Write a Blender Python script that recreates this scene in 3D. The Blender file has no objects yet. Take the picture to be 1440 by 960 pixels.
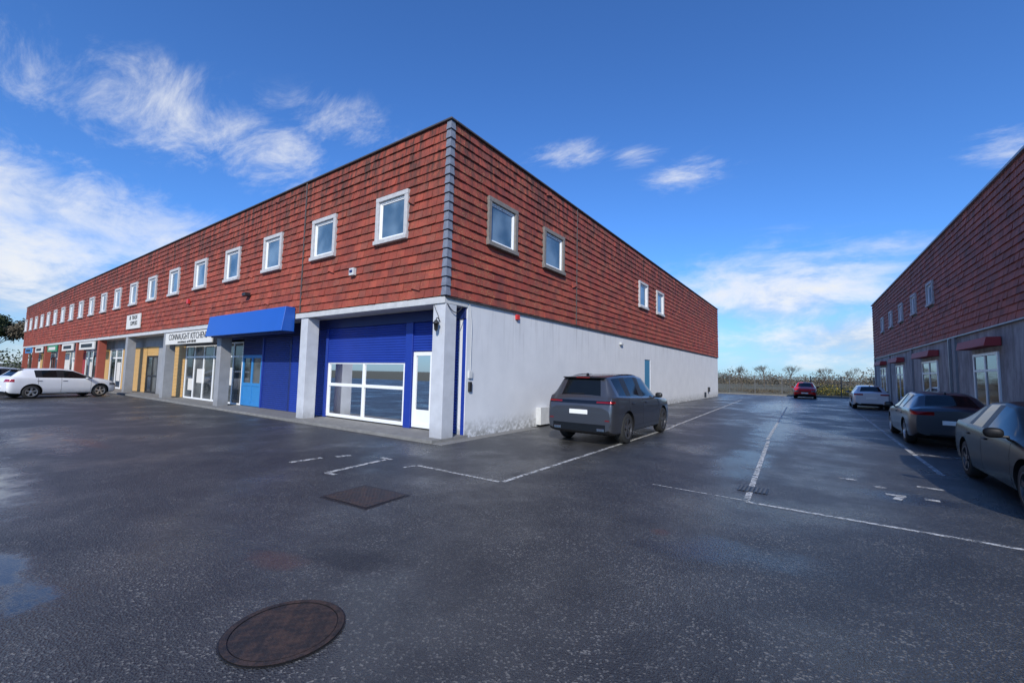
import bpy, bmesh, math, random
from mathutils import Vector, Matrix
R=random.Random(7)
sc=bpy.context.scene
sc.view_settings.view_transform='Standard'
try: sc.view_settings.look='None'
except Exception: pass
sc.view_settings.exposure=0
rad=math.radians

# ------------------------------------------------------------ node helpers
class NB:
    def __init__(s,nt): s.nt=nt; s.n=nt.nodes; s.l=nt.links
    def _in(s,sock,v):
        if isinstance(v,bpy.types.NodeSocket): s.l.new(v,sock)
        elif v is not None:
            try: sock.default_value=v
            except Exception:
                sock.default_value=(v[0],v[1],v[2],1) if len(v)==3 else v
    def m(s,op,a,b=None,c=None,clamp=False):
        n=s.n.new('ShaderNodeMath'); n.operation=op; n.use_clamp=clamp
        s._in(n.inputs[0],a)
        if b is not None: s._in(n.inputs[1],b)
        if c is not None: s._in(n.inputs[2],c)
        return n.outputs[0]
    def mul(s,*a):
        r=a[0]
        for b in a[1:]: r=s.m('MULTIPLY',r,b)
        return r
    def add(s,a,b): return s.m('ADD',a,b)
    def mx(s,a,b): return s.m('MAXIMUM',a,b)
    def rng(s,v,lo,hi): return s.mul(s.m('GREATER_THAN',v,lo),s.m('LESS_THAN',v,hi))
    def sm(s,v,lo,hi,o0=0.,o1=1.):
        n=s.n.new('ShaderNodeMapRange'); n.interpolation_type='SMOOTHSTEP'
        s._in(n.inputs[0],v); n.inputs[1].default_value=lo; n.inputs[2].default_value=hi
        n.inputs[3].default_value=o0; n.inputs[4].default_value=o1
        return n.outputs[0]
    def mix(s,f,a,b,bt='MIX'):
        n=s.n.new('ShaderNodeMix'); n.data_type='RGBA'; n.blend_type=bt
        s._in(n.inputs[0],f)
        s._in(n.inputs[6],a if isinstance(a,bpy.types.NodeSocket) else (*a[:3],1))
        s._in(n.inputs[7],b if isinstance(b,bpy.types.NodeSocket) else (*b[:3],1))
        return n.outputs[2]
    def mixf(s,f,a,b):
        n=s.n.new('ShaderNodeMix'); n.data_type='FLOAT'
        s._in(n.inputs[0],f); s._in(n.inputs[2],a); s._in(n.inputs[3],b); return n.outputs[0]
    def noise(s,vec,scale,detail=4,rough=.55,dist=0):
        n=s.n.new('ShaderNodeTexNoise'); s._in(n.inputs['Vector'],vec)
        n.inputs['Scale'].default_value=scale; n.inputs['Detail'].default_value=detail
        n.inputs['Roughness'].default_value=rough; n.inputs['Distortion'].default_value=dist
        return n.outputs[0]
    def coord(s,k='Object'): return s.n.new('ShaderNodeTexCoord').outputs[k]
    def pos(s): return s.n.new('ShaderNodeNewGeometry').outputs['Position']
    def xyz(s,v):
        n=s.n.new('ShaderNodeSeparateXYZ'); s._in(n.inputs[0],v); return n.outputs
    def comb(s,x,y,z):
        n=s.n.new('ShaderNodeCombineXYZ'); s._in(n.inputs[0],x); s._in(n.inputs[1],y); s._in(n.inputs[2],z); return n.outputs[0]
    def vscale(s,v,sc_):
        n=s.n.new('ShaderNodeVectorMath'); n.operation='MULTIPLY'; s._in(n.inputs[0],v); n.inputs[1].default_value=sc_; return n.outputs[0]
    def bump(s,h,strength=.3,dist=.01):
        n=s.n.new('ShaderNodeBump'); s._in(n.inputs['Height'],h); n.inputs['Strength'].default_value=strength; n.inputs['Distance'].default_value=dist; return n.outputs[0]
    def attr(s,name):
        n=s.n.new('ShaderNodeAttribute'); n.attribute_name=name; return n.outputs['Fac']
def newmat(name):
    m=bpy.data.materials.new(name); m.use_nodes=True; nt=m.node_tree
    p=nt.nodes['Principled BSDF']; return m,NB(nt),p
def simple(name,col,rough=.5,metal=0,var=.12,scale=6,coat=0,bump=0,bs=60,spec=.5,dirt=0):
    m,b,p=newmat(name); v=b.pos()
    n=b.noise(v,scale,3,.6)
    c=b.mix(n,[x*(1-var*1.5) for x in col],[min(1,x*(1+var)) for x in col])
    if dirt:
        z=b.xyz(v)[2]
        g=b.mul(b.sm(z,.0,.55,1,0),b.noise(v,3.5,4,.7))
        c=b.mix(b.mul(g,dirt),c,(.10,.09,.075))
    b._in(p.inputs['Base Color'],c)
    b._in(p.inputs['Roughness'],b.mixf(n,max(.02,rough-.08),rough+.08))
    p.inputs['Metallic'].default_value=metal
    p.inputs['Specular IOR Level'].default_value=spec
    p.inputs['Coat Weight'].default_value=coat
    if bump: b._in(p.inputs['Normal'],b.bump(b.noise(v,bs,3,.6),bump,.01))
    return m

M={}
M['white_upvc']=simple('white_upvc',(.78,.79,.80),.35,var=.05)
M['stone_frame']=simple('window_surround_concrete',(.48,.48,.49),.8,var=.25,scale=9,bump=.3)
M['side_frame']=simple('window_surround_weathered',(.20,.185,.17),.8,var=.3,scale=9,bump=.3)
M['pillar']=simple('painted_concrete_grey',(.50,.52,.56),.8,var=.18,scale=2.5,bump=.35,bs=45,dirt=.7)
M['pillar_grey']=simple('painted_concrete_midgrey',(.27,.28,.30),.8,var=.2,scale=2.5,bump=.35,bs=45,dirt=.6)
M['pillar_red']=simple('brick_red_paint',(.30,.07,.045),.8,var=.2,scale=3,bump=.3)
M['beam']=simple('beam_concrete',(.50,.51,.52),.8,var=.2,scale=4,bump=.2)
M['blue_shutter']=simple('blue_shutter_paint',(.014,.042,.29),.42,var=.15,scale=2)
M['navy']=simple('navy_paint',(.008,.020,.12),.5,var=.15)
M['navy_shutter']=simple('navy_shutter_paint',(.012,.032,.20),.45,var=.15)
M['blue_trim']=simple('blue_trim_paint',(.010,.036,.28),.45,var=.1)
M['light_blue']=simple('light_blue_paint',(.03,.20,.48),.45,var=.1)
M['sign_blue']=simple('blue_sign_face',(.012,.090,.42),.35,var=.08,scale=1.5)
M['yellow_shutter']=simple('cream_yellow_shutter',(.58,.36,.13),.5,var=.12)
M['teal_door']=simple('teal_door_paint',(.04,.19,.34),.5)
M['dark_trim']=simple('dark_trim',(.02,.02,.022),.5)
M['metal_coping']=simple('metal_coping',(.30,.31,.33),.45,metal=.4,var=.2)
M['coping_dark']=simple('dark_coping',(.07,.06,.06),.6,var=.2)
M['slate']=simple('grey_corner_tile',(.17,.19,.24),.7,var=.35,scale=12,bump=.3)
M['sign_white']=simple('white_sign_face',(.66,.64,.60),.45,var=.06)
M['sign_green']=simple('green_sign_face',(.05,.25,.12),.45)
M['sign_red']=simple('red_awning',(.36,.04,.045),.6)
M['grey_box']=simple('meter_box_grey',(.55,.56,.56),.6)
M['soffit']=simple('soffit_board',(.45,.45,.45),.8)
M['interior']=simple('interior_plaster',(.80,.79,.77),.9,var=.08)
M['interior_floor']=simple('interior_floor',(.50,.49,.47),.6)
M['galv']=simple('galvanised_steel',(.12,.125,.13),.6,metal=.3)
M['paver']=simple('pavement_concrete',(.20,.195,.185),.75,var=.3,scale=5,bump=.4,bs=50)
M['bark']=simple('bark',(.10,.08,.06),.9,var=.3,scale=8)
M['alarm_red']=simple('alarm_red',(.55,.03,.03),.4)

def render_wall():
    m,b,p=newmat('painted_render_wall'); v=b.pos(); x=b.xyz(v)
    n=b.noise(v,1.1,5,.62); n2=b.noise(v,7,4,.7)
    c=b.mix(n,(.52,.535,.565),(.70,.71,.73))
    st=b.noise(b.vscale(v,(3.,3.,.18)),2.2,4,.6)
    top=b.mul(b.sm(x[2],1.6,3.6,0,1),b.sm(st,.48,.72))
    c=b.mix(b.mul(top,.36),c,(.25,.25,.26))
    low=b.mul(b.sm(x[2],0,.6,1,0),b.sm(n2,.32,.66))
    c=b.mix(b.mul(low,.75),c,(.12,.12,.10))
    c=b.mix(b.mul(b.sm(n2,.62,.8),.2),c,(.3,.3,.31))
    b._in(p.inputs['Base Color'],c); p.inputs['Roughness'].default_value=.85
    b._in(p.inputs['Normal'],b.bump(b.noise(v,45,4,.7),.45,.014))
    return m
M['wall']=render_wall()
def grey_wall():
    m,b,p=newmat('rough_grey_render'); v=b.pos()
    n=b.noise(b.vscale(v,(1,1,.4)),1.6,5,.68)
    c=b.mix(b.sm(n,.3,.7),(.20,.20,.205),(.42,.425,.43))
    st=b.sm(b.noise(b.vscale(v,(5,5,.25)),1.5,4,.6),.5,.75)
    c=b.mix(b.mul(st,.5),c,(.10,.10,.10))
    b._in(p.inputs['Base Color'],c); p.inputs['Roughness'].default_value=.9
    b._in(p.inputs['Normal'],b.bump(b.noise(v,40,3,.6),.4,.012)); return m
M['grey_wall']=grey_wall()
def tilemat(name,c1,c2,lichen,topdirt):
    m,b,p=newmat(name); v=b.pos(); x=b.xyz(v); r=b.attr('rnd')
    n=b.noise(v,1.6,5,.65); n2=b.noise(v,34,3,.65)
    c=b.mix(r,c1,c2)
    c=b.mix(b.sm(n,.36,.70,0,.65),c,(c1[0]*.45,c1[1]*.85,c1[2]*1.1))
    c=b.mix(b.m('MULTIPLY',b.m('GREATER_THAN',r,.93),.5),c,(.13,.055,.045))
    li=b.mul(b.sm(n2,.56,.68),b.sm(b.noise(v,1.1,3,.6),.40,.58))
    c=b.mix(b.mul(li,lichen),c,(.42,.33,.13))
    st=b.mul(b.sm(x[2],4.8,8.1,0,1),b.sm(b.noise(b.vscale(v,(4,4,.5)),1.4,5,.7),.42,.62))
    c=b.mix(b.mul(st,topdirt),c,(.040,.034,.028))
    b._in(p.inputs['Base Color'],c); p.inputs['Roughness'].default_value=.75
    p.inputs['Specular IOR Level'].default_value=.3
    b._in(p.inputs['Normal'],b.bump(n2,.25,.01)); return m
M['tile_front']=tilemat('red_roof_tile',(.25,.050,.033),(.37,.080,.050),.35,.85)
M['tile_side']=tilemat('red_roof_tile_lichen',(.26,.052,.038),(.37,.080,.053),.95,.75)
M['tile_right']=tilemat('red_roof_tile_paler',(.38,.11,.080),(.50,.155,.115),.15,.4)  # same red tile in a paler tone for the right building

def glassmat(name,dark=(.02,.03,.045),rough=.03,light=None):
    m,b,p=newmat(name); v=b.pos()
    c=b.mix(b.sm(b.noise(v,.9,2,.5),.35,.65),dark,light or [x*2.2 for x in dark])
    b._in(p.inputs['Base Color'],c); p.inputs['Roughness'].default_value=rough; p.inputs['IOR'].default_value=1.7
    b._in(p.inputs['Normal'],b.bump(b.noise(v,1.6,1,.5),.08,.02)); return m
M['glass_up']=glassmat('window_glass',(.05,.10,.16),.04,(.16,.24,.32))  # blue tones put the sky's reflection into the pane colour
M['glass_shop']=glassmat('shop_glass',(.02,.025,.03),.04,(.10,.11,.11))
def clearglass():
    m,b,p=newmat('clear_shop_glass'); nt=m.node_tree; nt.nodes.remove(p)
    t=nt.nodes.new('ShaderNodeBsdfTransparent'); t.inputs[0].default_value=(.94,.96,.96,1)
    g=nt.nodes.new('ShaderNodeBsdfGlossy'); g.inputs['Roughness'].default_value=.02
    f=nt.nodes.new('ShaderNodeFresnel'); f.inputs[0].default_value=1.5
    mx=nt.nodes.new('ShaderNodeMixShader'); nt.links.new(b.add(f.outputs[0],.03),mx.inputs[0]); nt.links.new(t.outputs[0],mx.inputs[1]); nt.links.new(g.outputs[0],mx.inputs[2])
    nt.links.new(mx.outputs[0],nt.nodes['Material Output'].inputs[0]); return m
M['glass_clear']=clearglass()

# ------------------------------------------------------------ mesh helpers
def link(ob,parent=None):
    sc.collection.objects.link(ob)
    if parent: ob.parent=parent
    return ob
def empty(name,loc=(0,0,0),rz=0):
    e=bpy.data.objects.new(name,None); e.location=loc; e.rotation_euler=(0,0,rz); e.empty_display_size=.3
    sc.collection.objects.link(e); return e
def meshob(name,vs,fs,mats,parent=None,mi=None,smooth=False):
    me=bpy.data.meshes.new(name); me.from_pydata([tuple(v) for v in vs],[],fs)
    for m in (mats if isinstance(mats,list) else [mats]): me.materials.append(m)
    if mi: me.polygons.foreach_set('material_index',mi)
    if smooth: me.polygons.foreach_set('use_smooth',[True]*len(me.polygons))
    me.update(); return link(bpy.data.objects.new(name,me),parent)
class Frame:
    def __init__(s,O,U,N): s.O=Vector(O); s.U=Vector(U); s.N=Vector(N)
    def P(s,u,d,z): return s.O+s.U*u+s.N*d+Vector((0,0,z))
class Parts:
    """collects boxes; one mesh object per (part name, material)"""
    def __init__(s,parent): s.parent=parent; s.d={}
    def get(s,k,mat): return s.d.setdefault((k,mat),([],[]))
    def box(s,k,mat,fr,u0,u1,d0,d1,z0,z1,taper=0):
        vs,fs=s.get(k,mat); b=len(vs)
        for (u,d,z) in [(u0,d0,z0),(u1,d0,z0),(u1,d1,z0),(u0,d1,z0),(u0,d0,z1),(u1,d0,z1),(u1,d1-taper,z1),(u0,d1-taper,z1)]:
            vs.append(fr.P(u,d,z))
        for f in [(0,1,2,3),(4,7,6,5),(0,4,5,1),(1,5,6,2),(2,6,7,3),(3,7,4,0)]: fs.append(tuple(b+i for i in f))
    def shutter(s,k,mat,fr,u0,u1,d,z0,z1,slat=.078):
        vs,fs=s.get(k,mat); n=max(1,round((z1-z0)/slat)); h=(z1-z0)/n; prof=[]
        for i in range(n):
            for t,o in ((0,.0),(.12,.012),(.45,.02),(.8,.012),(.97,0.)): prof.append((z0+(i+t)*h,d+o))
        prof.append((z1,d)); b=len(vs)
        for z,dd in prof: vs.append(fr.P(u0,dd,z)); vs.append(fr.P(u1,dd,z))
        for i in range(len(prof)-1): fs.append((b+2*i,b+2*i+1,b+2*i+3,b+2*i+2))
    def done(s,bevel=.006):
        for (k,mat),(vs,fs) in s.d.items():
            ob=meshob(k,vs,fs,M[mat],s.parent)
            if 'shutter' not in k and 'glass' not in k:
                bm=bmesh.new(); bm.from_mesh(ob.data); bmesh.ops.recalc_face_normals(bm,faces=bm.faces); bm.to_mesh(ob.data); bm.free()
                if bevel:
                    bv=ob.modifiers.new('b','BEVEL'); bv.width=bevel; bv.segments=1; bv.limit_method='ANGLE'
def tiles(name,fr,u0,u1,z0,z1,rowh,tw,holes,mat,parent,seed=1):
    r=random.Random(seed); vs=[];fs=[];at=[]
    n=round((z1-z0)/rowh); rowh=(z1-z0)/n
    for i in range(n):
        za=z0+i*rowh; zb=za+rowh*1.04; off=(i%2)*.5*tw; u=u0-off
        while u<u1:
            a=max(u,u0); b=min(u+tw,u1); u+=tw
            if b-a<.03: continue
            segs=[(a,b)]
            for (h0,h1,hz0,hz1) in holes:
                if min(zb,hz1)-max(za,hz0)>.05:
                    ns=[]
                    for (p,q) in segs:
                        if q<=h0 or p>=h1: ns.append((p,q)); continue
                        if p<h0-.02: ns.append((p,h0))
                        if q>h1+.02: ns.append((h1,q))
                    segs=ns
            for (p,q) in segs:
                g=.006; j=r.uniform(-.009,.012); j2=r.uniform(-.006,.006); jz=r.uniform(-.007,.007)
                rr=r.random()
                if r.random()<.008: jz-=.05; j+=.02
                db=.055+j; k=len(vs)
                for (uu,dd,zz) in [(p+g,db+j2,za+jz),(q-g,db-j2,za-jz),(q-g,.014,zb),(p+g,.014,zb),(p+g,db-.045,za+jz),(q-g,db-.045,za-jz)]: vs.append(fr.P(uu,dd,zz))
                fs+= [(k,k+1,k+2,k+3),(k,k+4,k+5,k+1),(k,k+3,k+4),(k+1,k+5,k+2)]; at+=[rr]*4
    ob=meshob(name,vs,fs,M[mat],parent)
    A=ob.data.attributes.new('rnd','FLOAT','FACE'); A.data.foreach_set('value',at); return ob
def window(P,fr,u0,u1,z0,z1,surround='stone_frame',glass='glass_up',s=.13,out=.11,sash=True):
    P.box('window_surround',surround,fr,u0,u1,-.02,out,z1-s,z1)
    P.box('window_surround',surround,fr,u0-.02,u1+.02,-.02,out+.04,z0,z0+s*.9)
    P.box('window_surround',surround,fr,u0,u0+s,-.02,out-.003,z0+s*.9,z1-s)
    P.box('window_surround',surround,fr,u1-s,u1,-.02,out-.003,z0+s*.9,z1-s)
    a,b,c,d=u0+s,u1-s,z0+s*.9,z1-s; w=.055
    for (p,q,x,y) in [(a,b,d-w,d),(a,b,c,c+w),(a,a+w,c+w,d-w),(b-w,b,c+w,d-w)]:
        P.box('window_frame','white_upvc',fr,p,q,-.02,.05,x,y)
    if sash:
        a+=w;b-=w;c+=w;d-=w;w=.035
        for (p,q,x,y) in [(a,b,d-w,d),(a,b,c,c+w),(a,a+w,c+w,d-w),(b-w,b,c+w,d-w)]:
            P.box('window_frame','white_upvc',fr,p,q,-.02,.032,x,y)
    P.box('window_glass',glass,fr,a+w-.01,b-w+.01,-.02,.012,c+w-.01,d-w+.01)
def text(name,body,loc,rot,size,mat,parent,ext=.004):
    cu=bpy.data.curves.new(name,'FONT'); cu.body=body; cu.size=size; cu.extrude=ext; cu.align_x='CENTER'; cu.align_y='CENTER'
    cu.materials.append(M[mat]); o=bpy.data.objects.new(name,cu); o.location=loc; o.rotation_euler=rot; return link(o,parent)
def tube(name,pts,r,mat,parent=None):
    cu=bpy.data.curves.new(name,'CURVE'); cu.dimensions='3D'; cu.bevel_depth=r; cu.bevel_resolution=2
    sp=cu.splines.new('NURBS'); sp.points.add(len(pts)-1); sp.use_endpoint_u=True; sp.order_u=3
    for i,p in enumerate(pts): sp.points[i].co=(*p,1)
    cu.materials.append(M[mat]); return link(bpy.data.objects.new(name,cu),parent)

# ------------------------------------------------------------ main building
H=8.12; ZB=3.6; LX=67.5; LY=36.3
B=empty('commercial_building'); P=Parts(B)
F=Frame((0,0,0),(-1,0,0),(0,-1,0)); S=Frame((0,0,0),(0,1,0),(1,0,0))
W0=Frame((0,0,0),(1,0,0),(0,1,0))
P.box('upper_walls','dark_trim',W0,-LX,0,0,LY,ZB+.02,H)
P.box('roof','metal_coping',W0,-LX+.2,-.2,.2,LY-.2,H,H+.05)
P.box('coping','coping_dark',W0,-LX-.05,.09,-.09,.12,H+.002,H+.05)
P.box('coping','coping_dark',W0,-.12,.092,.12,LY+.06,H+.003,H+.052)
P.box('side_wall','wall',W0,-.3,-.02,.85,15.2,0,ZB-.02)
P.box('side_wall','wall',W0,-.3,-.02,16.2,LY-.02,0,ZB-.02)
P.box('side_wall','wall',W0,-.3,-.021,15.2,16.2,2.6,ZB-.021)
P.box('side_door','teal_door',W0,-.2,-.05,15.2,16.2,0.02,2.6)
P.box('side_door_frame','white_upvc',W0,-.12,-.03,15.2,15.27,0.02,2.6)
P.box('rear_wall','wall',W0,-LX,-.3,LY-.3,LY-.03,0,ZB-.01)
P.box('end_wall','wall',W0,-LX+.02,-LX+.3,.9,LY-.3,0,ZB-.01)
P.box('side_trim','coping_dark',W0,-.02,.05,.0,LY,ZB-.045,ZB-.01)
P.box('soffit','soffit',W0,-LX,-.31,.12,.95,ZB-.16,ZB-.03)
P.box('beam','beam',W0,-LX,-.005,-.03,.12,ZB-.19,ZB-.02)
P.box('beam','beam',W0,-.31,-.006,.12,.85,ZB-.188,ZB-.021)
wf=[2.13+3.39*i for i in range(20)]; wf=[u for u in wf if u<66.8]
ws=[(1.5,2.94),(4.5,5.95),(14.1,15.5),(17.1,18.5)]
hf=[(u-.68,u+.68,5.27,6.65) for u in wf]; hs=[(a,b,5.27,6.68) for a,b in ws]
tiles('front_tiles',F,.07,LX,ZB,H,.24,.33,hf,'tile_front',B,1)
tiles('side_tiles',S,.07,LY,ZB,H,.24,.33,hs,'tile_side',B,2)
for a,b,c,d in hf: window(P,F,a,b,c,d)
for i,(a,b,c,d) in enumerate(hs): window(P,S,a,b,c,d,'side_frame' if i<2 else 'stone_frame')
n=19; rh=(H-ZB)/n; vs=[];fs=[]
for i in range(n):
    z=ZB+i*rh; k=len(vs); e=.078+R.uniform(-.004,.004)
    for (zz,ee) in ((z+.006,e),(z+rh*.97,e-.034)):
        vs+= [(-.10,-ee,zz),(ee,-ee,zz),(ee,.10,zz),(-.10,.10,zz)]
    fs+= [(k,k+1,k+5,k+4),(k+1,k+2,k+6,k+5),(k+2,k+3,k+7,k+6),(k+3,k,k+4,k+7),(k,k+3,k+2,k+1),(k+4,k+5,k+6,k+7)]
meshob('corner_tiles',vs,fs,M['slate'],B)
for u in (6.75,): P.box('party_joint','coping_dark',F,u-.02,u+.02,0,.075,ZB,H)
P.box('party_joint','coping_dark',S,7.0,7.03,0,.07,ZB,H)
for k in range(11):
    u0=0.01 if k==0 else 6.75*k-.42
    mt='pillar' if k<2 else ('pillar_grey' if k<5 else 'pillar_red')
    P.box('pillar',mt,F,u0,u0+.42,-.42,-.01,0.0,ZB-.19)
P.box('shopfront_step','paver',W0,-LX,.0,-.32,.98,-.1,.08)
P.box('side_apron','paver',W0,.0,.32,-.3,4.0,-.1,.012)
G=Frame((0,.9,0),(-1,0,0),(0,-1,0))
zt=3.12
P.box('shop_fascia','navy',G,.05,7.8,-.1,.10,zt,ZB-.165)  # blue fascia; the navy colour carries the canopy's shade
P.box('shop_fascia','navy',G,7.8,14.9,-.1,.06,2.95,ZB-.165)
P.box('shop_fascia','pillar_grey',G,14.9,LX,-.1,.05,2.85,ZB-.165)
P.box('shop_post','blue_trim',G,.04,.16,-.08,.06,.08,zt)
P.shutter('side_shutter','blue_shutter',G,.16,1.15,0,.08,zt)
P.box('shop_post','blue_trim',G,1.15,1.22,-.08,.07,.08,zt)
P.box('shop_post','blue_trim',G,2.07,2.36,-.08,.09,.08,zt)
P.shutter('door_shutter','blue_shutter',G,1.22,2.07,.02,2.28,zt)
P.shutter('window_shutter','blue_shutter',G,2.36,6.4,.03,2.02,zt)
P.box('shutter_bottom_rail','blue_trim',G,2.37,6.38,.01,.065,1.95,2.02)
P.box('shop_post','blue_trim',G,6.4,6.52,-.08,.09,.08,zt)
P.shutter('bay_shutter','blue_shutter',G,6.52,8.9,.02,.08,zt)
def glazed(u0,u1,z0,z1,cols,rows,glass,fw=.07,frame='white_upvc',nm='shop'):
    P.box(nm+'_frame',frame,G,u0,u1,-.04,.04,z1-fw,z1); P.box(nm+'_frame',frame,G,u0,u1,-.04,.04,z0,z0+fw)
    us=[u0+(u1-u0)*i/cols for i in range(cols+1)]
    for i,u in enumerate(us):
        a=u0 if i==0 else (u1-fw if i==cols else u-fw/2); P.box(nm+'_frame',frame,G,a,a+fw,-.04,.043,z0+fw,z1-fw)
    for zr in rows:
        for i in range(cols): P.box(nm+'_frame',frame,G,us[i]+fw*.5,us[i+1]-fw*.5,-.038,.036,zr-fw/2,zr+fw/2)
    P.box(nm+'_glass',glass,G,u0+.02,u1-.02,-.012,.004,z0+.02,z1-.02)
glazed(2.37,6.39,.12,2.0,2,[1.2],'glass_clear',.10,nm='corner_window')
glazed(1.25,2.05,.12,2.26,1,[],'glass_clear',.11,nm='corner_door')
P.box('door_panel','white_upvc',G,1.34,1.96,-.03,.02,.22,.62)
rm=[(-8.8,.97),( -.32,.97),(-.32,3.6),(-8.8,3.6)]
vs=[(x,y,.085) for x,y in rm]+[(x,y,3.1) for x,y in rm]
meshob('shop_interior',vs,[(0,1,2,3),(4,5,6,7),(1,2,6,5),(2,3,7,6),(3,0,4,7)],[M['interior_floor'],M['interior']],B,[0,1,1,1,1])
P.box('interior_partition','interior',W0,-4.6,-4.5,2.4,3.58,.09,3.0)
P.box('interior_counter','white_upvc',W0,-6.2,-4.9,2.2,2.7,.09,.9)
P.box('interior_door','grey_box',W0,-3.4,-2.6,3.54,3.58,.09,2.1)
P.box('shop_post','navy',G,8.9,9.02,-.08,.05,.08,2.95)
P.shutter('blue_shutter','navy_shutter',G,9.02,11.1,.02,.08,2.95)
P.box('shop_post','blue_trim',G,11.1,11.2,-.08,.07,.08,2.95)
glazed(11.2,13.0,.1,2.25,2,[1.0],'glass_shop',.13,'light_blue','blue_door')
P.box('door_panel_blue','light_blue',G,11.3,12.9,-.03,.015,.2,.98)
P.shutter('over_door_shutter','navy',G,11.2,13.0,.03,2.25,2.95)
glazed(13.0,14.9,.08,2.85,2,[2.2],'glass_shop',.07,'white_upvc','shop_window_b')
P.box('poster','sign_white',G,13.9,14.6,.0,.02,.9,1.7)
glazed(14.9,19.7,.08,2.8,4,[2.2],'glass_shop',.08,'white_upvc','shop_window_c')
P.box('poster','sign_white',G,17.2,18.1,.0,.02,.9,1.6)
P.box('poster','sign_white',G,18.5,19.2,.0,.02,.5,1.1)
P.shutter('yellow_shutter','yellow_shutter',G,19.75,22.3,.03,.08,2.85)
P.box('shop_post','pillar_grey',G,22.3,24.0,-.08,.04,.08,2.85)
glazed(24.0,26.0,.08,2.3,2,[1.1],'glass_shop',.09,'dark_trim','shop_door_d')
P.shutter('yellow_shutter','yellow_shutter',G,24.0,26.0,.03,2.3,2.85)
P.shutter('yellow_shutter','yellow_shutter',G,26.05,28.6,.03,.08,2.85)
P.shutter('yellow_shutter','yellow_shutter',G,28.7,31.2,.03,.08,2.85)
x=31.3
kinds=['w','y','d','w','r','w','g','w','d','w','y','w']; i=0
while x<LX-1:
    w=min(R.choice([2.4,3.1,3.6]),LX-x); k=kinds[i%len(kinds)]; i+=1
    if k=='w':
        glazed(x,x+w,.08,2.85,2,[2.2],'glass_shop',.1,'white_upvc','shop_window_e'); P.box('poster','sign_white',G,x+.4,x+1.2,0,.02,.6,1.9)
    elif k=='y': P.shutter('yellow_shutter','yellow_shutter',G,x,x+w,.03,.08,2.85)
    elif k=='d': glazed(x,x+w,.08,2.4,2,[1.],'glass_shop',.1,'dark_trim','shop_door_e'); P.box('shop_post','pillar_grey',G,x,x+w,-.08,.03,2.4,2.85)
    elif k=='r': P.shutter('red_shutter','sign_red',G,x,x+w,.03,.08,2.85)
    else: P.box('poster','sign_white',G,x,x+w,-.05,.03,.08,2.85)
    x+=w+.05
P.box('blue_fascia_sign','sign_blue',F,7.05,13.35,.06,.50,2.97,3.80,taper=.12)
P.box('blue_sign_soffit','navy',F,7.1,13.3,.0,.30,2.93,2.972)
P.box('white_fascia_sign','sign_white',F,13.9,19.7,.0,.06,2.78,3.36)
text('sign_lettering','CONNAUGHT KITCHENS',(-16.8,-.066,3.13),(rad(90),0,0),.42,'dark_trim',B)
text('sign_lettering','www.kitchens.ie  tel 091 000 000',(-16.8,-.066,2.88),(rad(90),0,0),.17,'dark_trim',B)
P.box('tile_sign','sign_white',F,24.0,26.6,.06,.12,3.85,4.70)
text('tile_sign_lettering','III  TRADE\n   SUPPLIES',(-25.25,-.126,4.33),(rad(90),0,0),.34,'dark_trim',B)
for a,b,mt in [(34.2,38.8,'sign_white'),(41,45.2,'sign_white'),(47.5,51.8,'sign_green'),(54.5,58.5,'sign_white'),(61,65,'light_blue')]:
    P.box('fascia_sign',mt,F,a,b,.0,.08,2.80,3.36)
    P.box('fascia_sign_band','dark_trim' if mt!='sign_green' else 'sign_white',F,a+.6,b-.6,.08,.087,2.95,3.22)
P.box('alarm_box','grey_box',F,3.68,3.9,.05,.16,4.52,4.74); P.box('alarm_box_lens','navy',F,3.72,3.86,.16,.175,4.6,4.68)
P.box('flood_lamp','dark_trim',F,10.5,10.78,.05,.26,4.5,4.62); P.box('alarm_box','alarm_red',F,16.75,16.95,.05,.15,4.68,4.9)
P.box('entry_panel','grey_box',W0,-.02,.03,.93,1.08,1.55,1.75); P.box('entry_panel','dark_trim',W0,-.02,.035,.95,1.06,1.2,1.46)
P.box('alarm_sounder','alarm_red',W0,-.02,.06,3.05,3.2,3.35,3.5)
P.box('meter_box','grey_box',W0,-.02,.16,4.35,5.0,.06,.62); P.box('meter_box','grey_box',W0,-.02,.10,5.05,5.4,.1,.5)
P.box('vent_lamp','grey_box',W0,-.02,.09,11.6,11.9,3.15,3.25); P.box('side_box','dark_trim',W0,-.02,.12,31.6,31.9,.5,.9)
P.box('side_sign','dark_trim',W0,-.02,.01,30.2,30.9,.1,.5)
P.done()
def lathe(prof,c,n=14,axis='z'):
    vs=[];fs=[]
    for (r,z) in prof:
        for i in range(n):
            a=2*math.pi*i/n
            if axis=='z': vs.append((c[0]+r*math.cos(a),c[1]+r*math.sin(a),c[2]+z))
            else: vs.append((c[0]+z,c[1]+r*math.cos(a),c[2]+r*math.sin(a)))
    for k in range(len(prof)-1):
        for i in range(n): fs.append((k*n+i,k*n+(i+1)%n,(k+1)*n+(i+1)%n,(k+1)*n+i))
    return vs,fs
v,f=lathe([(.001,.13),(.03,.12),(.08,.05),(.085,.03),(.06,.03),(.045,-.12),(.02,-.15),(.001,-.16)],(-.17,-.13,2.86)); meshob('wall_lantern',v,f,M['dark_trim'],B,smooth=True)
tube('lantern_bracket',[(-.17,.0,2.95),(-.17,-.06,3.05),(-.17,-.13,3.03),(-.17,-.13,2.98)],.012,'dark_trim',B)
tube('cable',[(.02,.05,3.4),(.05,.2,3.2),(.04,.45,3.22),(.03,.6,3.4)],.012,'dark_trim',B)
tube('cable',[(-.38,-.02,3.4),(-.30,-.03,3.25),(-.2,-.03,3.1),(-.17,-.03,3.0)],.008,'dark_trim',B)
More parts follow.
